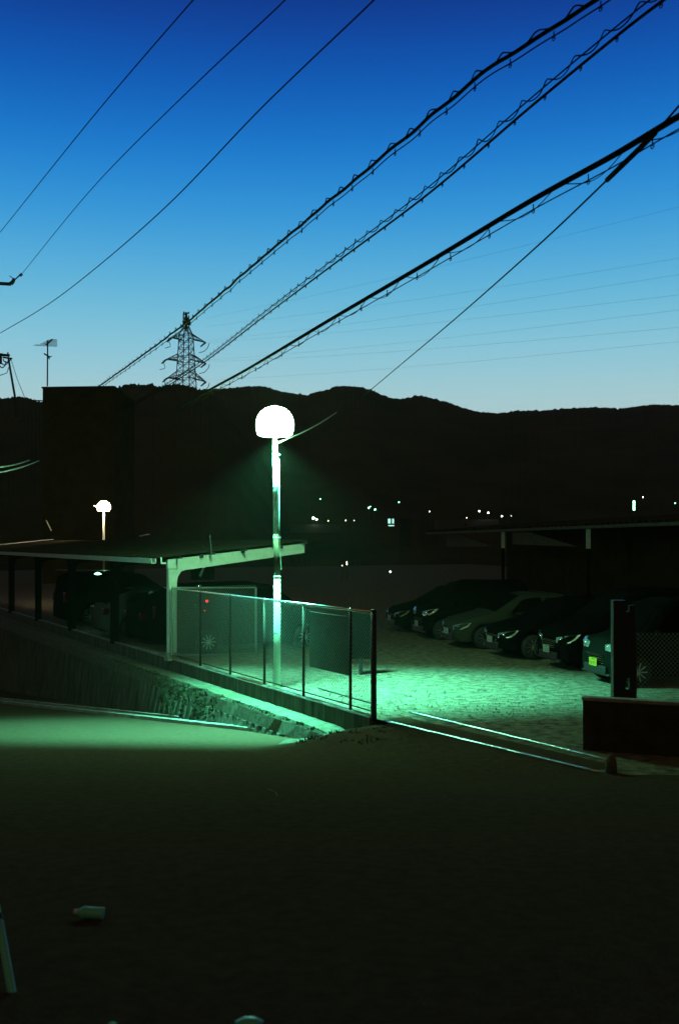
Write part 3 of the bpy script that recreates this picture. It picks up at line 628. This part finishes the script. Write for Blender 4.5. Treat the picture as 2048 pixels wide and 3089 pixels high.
def make_car(name, style, pos, heading, pm, label, cat='car', plate='plate', ink='ink', group='cars parked in the car park', mirror=True):
    s = ST[style]; Lc = s['L']; t = empty(name, pos, heading, label=label, cat=cat, group=group)   # +x runs from nose to tail
    pp = lambda m_, nm, mm, sm=True, par=t, bevel=0: m_.build(nm, mm, par, smooth=sm, bevel=bevel)
    wr = .31
    def sec(x):
        top, belt, w_ = lerp_tb(s['top'], x), lerp_tb(s['belt'], x), lerp_tb(s['hw'], x)
        zl = .20 + (.08 if x < .1 or x > Lc-.1 else 0)
        cab = max(0, top-belt)/.55; tw = w_*(1-.20*min(1,cab)) - .03
        arch = 0
        for xw in s['wh']:
            dx = abs(x-xw)
            if dx < wr+.05: arch = max(arch, wr + math.sqrt(max(0,(wr+.05)**2-dx*dx)))
        zs = max(zl, arch)
        zm = max(min(.55, belt-.1), zs+.02)
        return [(0,zl),(w_*.80,zl),(w_*.82,zs),(w_-.02,zs),(w_,zs+.03 if zs+.03<zm else zm),(w_+.015,zm),(w_+.01,(zm+belt)/2),(w_-.015,belt),(w_*.97-(w_*.97-tw)*.12,belt+(top-belt)*.08),(tw+.02,top-.07 if top-belt>.1 else belt+(top-belt)*.5),(tw-.04,top-.02),(tw*.6,top+.012),(0,top+.025)]
    n = int(Lc/.05); xs = [Lc*i/n for i in range(n+1)]; vs = []; fs = []; K = 13; full = 2*K-2
    for x in xs:
        q = sec(x); ring = q + [(-a, b_) for a, b_ in q[-2:0:-1]]
        for y, z in ring: vs.append(V((x, y, z)))
    for i in range(n):
        for j in range(full): fs.append((i*full+j, i*full+(j+1)%full, (i+1)*full+(j+1)%full, (i+1)*full+j))
    fs += [tuple(range(full)), tuple(n*full+j for j in range(full))[::-1]]
    m_ = MB(); m_.add(vs, fs); pp(m_, 'body', M[pm])
    # windscreen and rear window
    def glassz(x0, x1, nm):
        m_ = MB(); vs = []; fs = []; nx = 10
        for i in range(nx+1):
            x = x0 + (x1-x0)*i/nx; q = sec(x); tw = q[9][0]-.06; top = q[12][1]
            for j in range(9):
                y = -tw + 2*tw*j/8; z = top + .006 - .035*(abs(y)/tw)**3; vs.append(V((x + (-.01 if x0 < 2 else .01), y, z)))
        for i in range(nx):
            for j in range(8): fs.append((i*9+j, i*9+j+1, (i+1)*9+j+1, (i+1)*9+j))
        m_.add(vs, fs); pp(m_, nm, M['glass'])
    glassz(*s['ws'], 'windscreen')
    if style == 'hatch': glassz(*s['rw'], 'rear_window')
    for sg in (-1, 1):
        a, b_ = s['sw']; m_ = MB(); nx = 16; vs = []; fs = []
        for i in range(nx+1):
            x = a + (b_-a)*i/nx; q = sec(x); lo = V((q[8][0], q[8][1])); hi = V((q[9][0], q[9][1]))
            k0, k1 = .06, .88*min(1, max(0.15, (i+.6)/4.0), max(.3,(nx-i+1.5)/4.0))
            for k in (k0, k1):
                y, z = lo[0]+(hi[0]-lo[0])*k, lo[1]+(hi[1]-lo[1])*k; vs.append(V((x, sg*(y+.010), z+.002)))
        for i in range(nx):
            if i in (nx//2,): continue
            fs.append((2*i, 2*i+1, 2*i+3, 2*i+2))
        m_.add(vs, fs); pp(m_, 'side_window', M['glass'])
        # headlight wraps the corner
        m_ = MB(); q0 = lerp_tb(s['belt'], .12); hz = q0 - .06
        pts = [(.02,.40,hz-.10),(.02,.40,hz+.02),(.05,.56,hz+.05),(.14,lerp_tb(s['hw'],.14)+.0,hz+.09),(.42,lerp_tb(s['hw'],.42)+.022,hz+.12),(.30,lerp_tb(s['hw'],.30)+.025,hz+.0),(.14,lerp_tb(s['hw'],.14)+.02,hz-.08),(.05,.60,hz-.11)]
        c = V((.10,.60,hz)); vs = [V((x-.03, sg*(y+.005), z)) for x, y, z in pts]; vi = [V((x+.06, sg*(y-.08), z)) for x, y, z in pts]; k = len(vs)
        m_.add(vs+vi+[V((.03,sg*.64,hz))], [((i), (i+1)%k, 2*k) for i in range(k)] + [(i,(i+1)%k,(i+1)%k+k,i+k) for i in range(k)]); pp(m_, 'headlight', M['lens'], False)
        m_ = MB()
        for q_ in range(3): m_.lathe((.015+.02*q_, sg*(.48+.08*q_), hz-.02+.015*q_), [(.034,-.03),(.03,.01),(.005,.03)], 10, Matrix.Rotation(math.radians(-90),3,'Y'))
        pp(m_, 'lamp_reflector', M['chrome'], True)
        # tail light
        tz = lerp_tb(s['belt'], Lc-.35); m_ = MB(); yw = lerp_tb(s['hw'], Lc-.1)
        m_.box((Lc-.10, sg*(yw-.03), tz-.08), (.20,.14,.36 if style!='hatch' else .2)); pp(m_, 'tail_light', M['redlens'], False, bevel=.03)
        if mirror:
            m_ = MB(); x = s['ws'][0]+.35; y = lerp_tb(s['hw'], x)+.10; m_.box((x, sg*y, lerp_tb(s['belt'],x)+.10), (.10,.20,.13)); m_.bar((x,sg*(y-.14),lerp_tb(s['belt'],x)+.04),(x,sg*y,lerp_tb(s['belt'],x)+.06),.04); pp(m_, 'wing_mirror', M[pm], False, bevel=.02)
        for xw in s['wh']:
            m_ = MB(); yc = lerp_tb(s['hw'], xw) - .10; rot = Matrix.Rotation(math.radians(90),3,'X')
            m_.lathe((xw, sg*yc, wr), [(.20,-.10),(wr-.03,-.10),(wr,-.07),(wr,.07),(wr-.03,.10),(.20,.10)], 28, rot); wo_ = pp(m_, 'wheel', M['tyre'])
            m_ = MB(); yo = sg*(yc+.085)
            for q_ in range(10):
                an = q_*math.pi/5; ca, sa = math.cos(an), math.sin(an)
                m_.bar((xw+ca*.05, yo, wr+sa*.05), (xw+ca*.20, yo+sg*.012, wr+sa*.20), .026, .03, up=V((0,1,0)))
            m_.lathe((xw, yo, wr), [(.055,-.02),(.055,.02),(.03,.03)], 14, rot)
            ring = [V((xw+math.cos(a_*math.pi/16)*.208, yo, wr+math.sin(a_*math.pi/16)*.208)) for a_ in range(33)]; m_.tube(ring, .013, 6, cap=False)
            pp(m_, 'rim', M['rim'], False, par=wo_)
            m_ = MB(); m_.lathe((xw, sg*(yc+.02), wr), [(.195,-.02),(.195,.0)], 20, rot); pp(m_, 'brake_disc', M['black'], par=wo_)
    bz = lerp_tb(s['belt'], 0)
    m_ = MB()
    for k in range(4): m_.box((-.012, 0, bz-.03-.045*k), (.03,.70,.016))
    m_.box((-.010,0,bz+.0), (.04,.80,.018)); pp(m_, 'grille', M['chrome'], False)
    m_ = MB(); m_.box((.0,0,.33), (.10,.95,.16)); m_.box((.02,0,.24),(.10,1.2,.05)); pp(m_, 'lower_intake', M['black'], False, bevel=.02)
    m_ = MB(); m_.box((-.075,0,.47), (.012,.33,.165)); pl = pp(m_, 'number_plate', M[plate], False)
    m_ = MB(); rnd = random.Random(name+label)
    for k in range(4):   # worn characters, too small to read
        y = -.105+.07*k; m_.box((-.083,y,.445), (.003,.012,.07)); m_.box((-.083,y+.018,.445+rnd.choice((-.02,0,.02))), (.003,.03,.012))
    for k in range(3): m_.box((-.083,-.06+.05*k,.525), (.003,.03,.022))
    pp(m_, 'plate_marking', M[ink], False, par=pl)
    return t
hd = math.radians(13)
def car_at(u, v, zp, dd): p = D(u, v, dd); return V((p.x, p.y, 0))
make_car('parked_car', 'kei', car_at(1799,1980,.6,20.9)+V((.0,.05,0)), hd, 'cargrey', 'boxy grey small car with a yellow number plate beside the dark gate pillar', plate='plateY', ink='inkK')
make_car('parked_car', 'van', car_at(1655,1945,.6,23.5), hd, 'carblack', 'dark van with bright white plate and glittering headlight, left of the yellow plated car')
make_car('parked_car', 'hatch', car_at(1484,1935,.5,25.8), hd, 'carblack', 'black car with a dim plate and angular lit headlight, between pale car and van')
make_car('parked_car', 'hatch', V((D(1352,1900,28.2).x, 28.2, 0)), hd, 'carwhite', 'pale car whose lit front corner and windscreen pillar show in the dark', plate='plate')
make_car('parked_car', 'hatch', V((D(1180,1900,33).x, 33, 0)), hd, 'carblack', 'black car showing only a few glints, far left of the right hand row')
make_car('parked_car', 'kei', V((D(1262,1900,30.7).x, 30.7, 0)), hd, 'carblack', 'small dark car half hidden behind the pale car')
# carport cars: tail towards the fence
ct = math.atan2(R.y, R.x) + math.pi
pc = P(560, 1985); 
c0 = cp.location
def cpw(x, y): return c0 + R*x + F*y
vn = make_car('parked_car', 'van', cpw(5.1, 1.75), ct, 'carblack', 'dark minivan with a many spoked alloy wheel under the carport behind the fence', group='cars under the carport')
make_car('parked_car', 'hatch', cpw(4.6, 4.4), ct, 'carblack', 'dark car in the second carport bay with a faint sky reflection on its roof', group='cars under the carport')
make_car('parked_car', 'hatch', cpw(4.3, 7.0), ct, 'carsilver', 'silver car in the third carport bay, its lit tail showing left of the carport post', group='cars under the carport')
make_car('parked_car', 'van', cpw(4.9, 12.2), ct, 'carblack', 'dark van deep under the carport at the far left', group='cars under the carport')

for u, v, r in ((600,1770,.07),(597,1795,.022),(590,1824,.03),(592,1833,.018),(560,1820,.016),(562,1850,.014),(593,1881,.018)):
    m_ = MB(); m_.lathe(D(u, v, 25.75), [(.003,-r),(r*.5,-r*.87),(r*.87,-r*.5),(r,0),(r*.87,r*.5),(r*.5,r*.87),(.003,r)], 14)  # added chrome balls, placed to catch the lamp as glints
    o = m_.build('glint_ball', M['chrome2'], smooth=True); o.parent = vn; o.matrix_parent_inverse = (Matrix.Translation(vn.location) @ Matrix.Rotation(ct, 4, 'Z')).inverted()
# ------------------------------------------------------------------ right hand shed
sa, sb = D(1285,1603,64), D(2150,1563,33); sd = (sb-sa).normalized(); sn = V((-sd.y, sd.x, 0)).normalized(); sn = sn if sn.y > 0 else -sn
sh = empty('long_shed', V((sa.x,sa.y,0)), label='long open shed with a corrugated roof edge and pale posts behind the parked cars', cat='shed')
m_ = MB(); n = 260; vs = []; fs = []
for i in range(n+1):
    p = sa.lerp(sb, i/n); dz = .09 if (i % 4) in (0,1) else 0
    vs += [p + V((0,0,dz-.05)), p + sn*6 + V((0,0,dz+.45))]
for i in range(n): fs.append((2*i,2*i+1,2*i+3,2*i+2))
m_.add(vs, fs); m_.add([v_-V((0,0,.02)) for v_ in vs], [f_[::-1] for f_ in fs]); part(m_, 'roof', M['roof'], sh)
m_ = MB(); m_.bar(sa+V((0,0,-.13)), sb+V((0,0,-.13)), .08, .13); part(m_, 'fascia', M['mossy'], sh)
def shed_t(u): 
    k = (u-CX)/FPX; d2 = sb-sa; return (k*sa.y - sa.x)/(d2.x - k*d2.y)
for u in (1503, 1757):
    p = sa.lerp(sb, shed_t(u)) + sn*.25; m_ = MB(); m_.box((p.x,p.y,p.z-.2-.42), (.16,.16,.84)); part(m_, 'post', M['beam'], sh)
    m_ = MB(); m_.box((p.x,p.y,(p.z-1.04)/2), (.14,.14,p.z-1.04)); part(m_, 'shaded_post_base', M['matt'], sh)  # lower post coloured black for the dark it stands in
for u0, u1 in ((1322, 1455), (1517, 1705)):
    t0, t1 = shed_t(u0), shed_t(u1); a, b = sa.lerp(sb,t0)+sn*.5, sa.lerp(sb,t1)+sn*.5
    m_ = MB(); h0 = (37/FPX)*a.y; pts = [a+V((0,0,-.22)), a.lerp(b,.3)+V((0,0,-.26)), b+V((0,0,-.95)), a+V((0,0,-.22-h0))]; m_.poly(pts, .05, sn); part(m_, 'light_wedge', M['mossy'], sh)  # panel shaped like the wedge of light on the shed wall
m_ = MB(); a, b = sa + sn*5.5, sb + sn*5.5; m_.poly([V((a.x,a.y,0)), V((b.x,b.y,0)), V((b.x,b.y,b.z+.2)), V((a.x,a.y,a.z+.2))], .1, sn); part(m_, 'back_wall', M['house'], sh)

# ------------------------------------------------------------------ right foreground: block wall, gate pillar, far fence
wl = empty('block_wall', D(1757,2100,14.3), label='low concrete block wall with a pale coping in the right foreground', cat='wall'); 
wa = V(((1757-CX)/FPX*14.3, 14.3, 0)); wb = V((6.3, 13.2, 0)); wd = (wb-wa).normalized(); wn = V((-wd.y, wd.x, 0)); ln = (wb-wa).length
if wn.y < 0: wn = -wn
ztp = EYE - (2103-HZ)/FPX*14.3
nc = 5; bz = ztp - .05
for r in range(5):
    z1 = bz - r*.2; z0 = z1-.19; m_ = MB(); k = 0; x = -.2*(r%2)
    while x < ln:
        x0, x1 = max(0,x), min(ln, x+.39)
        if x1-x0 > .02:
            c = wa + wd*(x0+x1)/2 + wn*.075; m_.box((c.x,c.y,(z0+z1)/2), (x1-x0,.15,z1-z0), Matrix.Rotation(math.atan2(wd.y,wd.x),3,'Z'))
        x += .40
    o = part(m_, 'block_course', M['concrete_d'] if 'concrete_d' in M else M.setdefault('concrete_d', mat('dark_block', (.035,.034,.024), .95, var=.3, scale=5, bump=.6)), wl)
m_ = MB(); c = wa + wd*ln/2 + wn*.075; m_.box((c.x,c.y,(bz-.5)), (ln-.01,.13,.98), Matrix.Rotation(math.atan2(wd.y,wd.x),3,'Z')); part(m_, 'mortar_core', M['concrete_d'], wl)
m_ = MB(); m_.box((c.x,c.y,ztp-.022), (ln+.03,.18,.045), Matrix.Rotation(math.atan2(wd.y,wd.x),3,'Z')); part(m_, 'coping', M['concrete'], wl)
gp_ = empty('gate_pillar', V((D(1864,2100,15.5).x, 15.5, 0)), label='dark gate pillar with a box hung on it behind the block wall', cat='gate pillar')
def col(u0,u1,d,z0,z1,th): p = D((u0+u1)/2,0,d); w_ = (u1-u0)/FPX*d; m_=MB(); m_.box((p.x,d,(z0+z1)/2),(w_,th,z1-z0)); return m_
part(col(1845,1882,15.5,-.02,2.08,.16), 'pillar', M['black'], gp_)
part(col(1896,1912,15.5,-.02,2.0,.08), 'side_post', M['black'], gp_)
part(col(1882.5,1895.5,15.5,.87,1.9,.10), 'box', M['black'], gp_)
part(col(1882.5,1895.5,15.52,-.02,.69,.08), 'brace_panel', M['black'], gp_)
ff = empty('side_fence', V((D(1915,2100,16.2).x,16.2,0)), label='dim chain link fence to the right of the gate pillar', cat='fence')
a = V((D(1915,0,16.2).x,16.2,0)); m_ = MB(); chain(m_, a, V((1,.12,0)).normalized(), 3.2, .05, 1.5); part(m_, 'wire_mesh', M['wiremesh'], ff)
for k in range(3): m_ = MB(); p = a + V((1,.12,0)).normalized()*1.6*k; m_.tube([p, p+V((0,0,1.5))], .025, 8); part(m_, 'post', M['darksteel'], ff)
m_ = MB(); p = P(1842, 2335, .06); p = V((D(1842,0,12.9).x, 12.9, 0)); m_.lathe((p.x,p.y,-.05), [(.075,0),(.07,.2),(.055,.27),(.02,.29)], 14); tag(m_.build('bollard', M['mossy'], smooth=True), 'stubby worn concrete bollard where the steel rails end', 'bollard')
# ------------------------------------------------------------------ near odds and ends
def near(u, v): d = (EYE-1.4)/((v-HZ)/FPX - .11); return V(((u-CX)/FPX*d, d, roadz((u-CX)/FPX*d, d)))
p0 = near(44, 2996); p1 = D(-30, 2640, p0.y+.35)
m_ = MB(); m_.tube([p0 - V((0,0,.05)), p0.lerp(p1,.62)], .020, 12); hr = empty('leaning_pipe', p0, label='blurred pale pipe leaning at the lower left edge', cat='pipe'); part(m_, 'lower_tube', M['teal'], hr)
m_ = MB(); m_.tube([p0.lerp(p1,.63), p1], .018, 12); part(m_, 'upper_tube', M['teal'], hr)
m_ = MB(); m_.tube([p0.lerp(p1,.60), p0.lerp(p1,.65)], .024, 12); part(m_, 'joint', M['darksteel'], hr)
p = near(268, 2772); bt = empty('plastic_bottle', p, label='small pale plastic bottle lying on the dark road at the lower left', cat='bottle')
m_ = MB(); m_.lathe(p+V((.02,0,.035)), [(.005,-.075),(.036,-.07),(.034,0),(.036,.05),(.015,.085)], 14, Matrix.Rotation(math.radians(-86),3,'Y')); part(m_, 'bottle_body', M['teal'], bt)
m_ = MB(); m_.lathe(p+V((-.075,0,.042)), [(.016,-.012),(.016,.012)], 10, Matrix.Rotation(math.radians(-86),3,'Y')); part(m_, 'bottle_cap', M['white'], bt)
for k, (u, s_, lb) in enumerate(((340,.014,'tiny pale pebble at the bottom edge, left of the larger stone'), (752,.045,'pale rounded stone at the bottom edge of the picture'))):
    p = near(u, 3088); m_ = MB(); prof = [(s_*.2,-.02),(s_*.9,0),(s_,s_*.3),(s_*.6,s_*.7),(s_*.1,s_*.85)]; m_.lathe(p, prof, 12, Matrix.Diagonal((1.4,.9,.7))); m_.v = [V(v_) + V((0,0,0))+V(v_).normalized()*.0 for v_ in m_.v]
    tag(m_.build('stone', M['teal'], smooth=True), lb, 'stone')
# loose straw on the road
m_ = MB(); a = near(808,2385); b = near(838,2408); m_.tube([a+V((0,0,.02)), a.lerp(b,.5)+V((.03,0,.03)), b+V((0,0,.02))], .006, 5); tag(m_.build('twig', M['mossy']), 'curved twig lying on the dark road in the middle foreground', 'twig')

# ------------------------------------------------------------------ far town
town = [ (945,1563,'town_white',2.4,'brightest lamp of the left cluster under the hill'), (955,1567,'town_white',1.8,'lamp touching the brightest one in the left cluster'), (966,1505,'town_green',.8,'lone faint lamp high above the left cluster'),
 (990,1571,'town_warm',1.0,'small lamp just right of the bright left cluster'), (1043,1570,'town_warm',1.0,'warm lamp midway between the left cluster and the lit house'), (1068,1570,'town_warm',.7,'tiny warm lamp left of the lit house'),
 (1112,1532,'town_green',1.6,'left lamp of the green pair above the lit house'), (1131,1537,'town_green',1.6,'right lamp of the green pair above the lit house'), (1117,1528,'town_green',.8,'tiny lamp over the left of the green pair'),
 (1203,1515,'town_green',1.0,'small lamp up to the right of the green pair'), (1295,1543,'town_white',.8,'faint lamp right of the lit house'), (1407,1562,'town_warm',.8,'faint lamp under the white pair'),
 (1445,1542,'town_white',1.4,'left lamp of the white pair over the shed roof'), (1472,1547,'town_white',1.6,'right lamp of the white pair over the shed roof'), (1513,1557,'town_white',1.4,'lamp just right of the white pair'), (1541,1556,'town_warm',.6,'tiny lamp at the end of the row over the shed'),
 (1938,1500,'town_white',1.0,'lone lamp at the upper right near the light tube'), (2035,1518,'town_green',1.0,'small lamp at the right edge over the shed'), (1177,1725,'town_white',1.4,'lone white lamp low in the middle of the dark lot'),
 (1046,1696,'town_warm',1.1,'upper warm lamp low behind the street lamp pole'), (1046,1702,'town_white',.9,'middle lamp of the trio low behind the street lamp pole'), (1032,1706,'town_warm',.8,'lowest lamp of the trio low behind the street lamp pole')]
for u, v, mm, s_, lb in town:
    dd = 300 if v < 1632 else 75; r = s_*dd/FPX*1.5; p = D(u, v, dd); gz = -6.5 if dd == 300 else 0
    t = empty('distant_lamp', V((p.x, p.y, gz)), label=lb, cat='lamp', group='far lamps of the town')
    m_ = MB(); m_.lathe(p, [(.02,-r),(r*.8,-r*.6),(r,0),(r*.8,r*.6),(.02,r)], 10); part(m_, 'bulb', M[mm], t)
    m_ = MB(); m_.bar((p.x,p.y+r*1.1,gz), (p.x,p.y+r*1.1,p.z+r*.5), r*.5+.03); part(m_, 'pole', M['iron'], t)
def house(c, w_, d_, h, rf, label, wins=()):
    t = empty('house', c, label=label, cat='house', group='dark houses of the town')
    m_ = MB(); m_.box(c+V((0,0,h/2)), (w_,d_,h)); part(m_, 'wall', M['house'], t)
    m_ = MB(); z = c.z+h; x, y = w_/2+.4, d_/2+.4
    m_.add([c+V((-x,-y,h)), c+V((x,-y,h)), c+V((x,y,h)), c+V((-x,y,h)), c+V((-x,0,h+rf)), c+V((x,0,h+rf))], [(0,1,5,4),(2,3,4,5),(1,2,5),(3,0,4),(0,3,2,1)]); part(m_, 'roof', M['iron'], t)
    for (u0,u1,v0,v1,lit_) in wins:
        dd = c.y - d_/2 - .05; a, b = D(u0,v0,dd), D(u1,v1,dd); m_ = MB(); m_.box((a+b)/2, (abs(b.x-a.x),.06,abs(a.z-b.z))); part(m_, 'window', M['window_lit' if lit_ else 'glass'], t)
hd_ = 290
c = D(1185,1600,hd_); house(V((c.x,c.y+5,-6.5)), 10, 8, 16.0, 2.5, 'far house with bright greenish lit windows in the middle of the valley', [(1170,1178,1565,1579,1),(1182.5,1188,1565,1579,1),(1171,1189,1584,1587,1)])
c = D(1224,1590,hd_); house(V((c.x+1,c.y+5,-6.5)), 5, 8, 16.0, 1.5, 'narrow far house right of the lit one with a dim window', [(1221,1226,1565,1573,0)])
c = D(950,1600,hd_); house(V((c.x,c.y+9,-6.5)), 14, 8, 12, 2.5, 'dark far house behind the bright left cluster of lamps', [(938,943,1572,1576,0)])
c = D(1420,1600,hd_); house(V((c.x,c.y+9,-6.5)), 18, 8, 13, 3, 'dark far house below the white pair of lamps', [(1400,1406,1580,1586,0)])
m_ = MB(); m_.box(D(1911,1525,250), (.35,.35,2.4)); lt = tag(m_.build('light_tube', M['town_green']), 'upright thin lit tube far off above the right shed roof', 'light tube')
# glowing red beads added in place of tail light reflections on the van
for k, (u, v, r, lb) in enumerate(((625,1813,.038,'larger glowing red bead for a tail light reflection behind the first fence bays'), (618,1842,.018,'smaller red reflection bead under the larger one'))):
    m_ = MB(); m_.lathe(D(u,v,24.6), [(.004,-r),(r*.85,-r*.5),(r,0),(r*.85,r*.5),(.004,r)], 12); tag(m_.build('red_glint', M['red_glint_glow'], smooth=True), lb, 'lamp')

# ------------------------------------------------------------------ haze: night air
hz = MB(); hz.add([(x,y,z) for x in (-1200,1200) for y in (-60,1200) for z in (-8.5,112)], [(0,1,3,2),(4,6,7,5),(0,4,5,1),(2,3,7,6),(0,2,6,4),(1,5,7,3)])
hm = bpy.data.materials.new('night_air'); hm.use_nodes = True; n = hm.node_tree.nodes; n.clear()
pv = n.new('ShaderNodeVolumePrincipled'); pv.inputs['Color'].default_value = (1,.92,.62,1); pv.inputs['Density'].default_value = 2.8e-4; pv.inputs['Anisotropy'].default_value = 0
oo = n.new('ShaderNodeOutputMaterial'); hm.node_tree.links.new(pv.outputs[0], oo.inputs['Volume'])
tag(hz.build('haze', hm), kind='stuff')
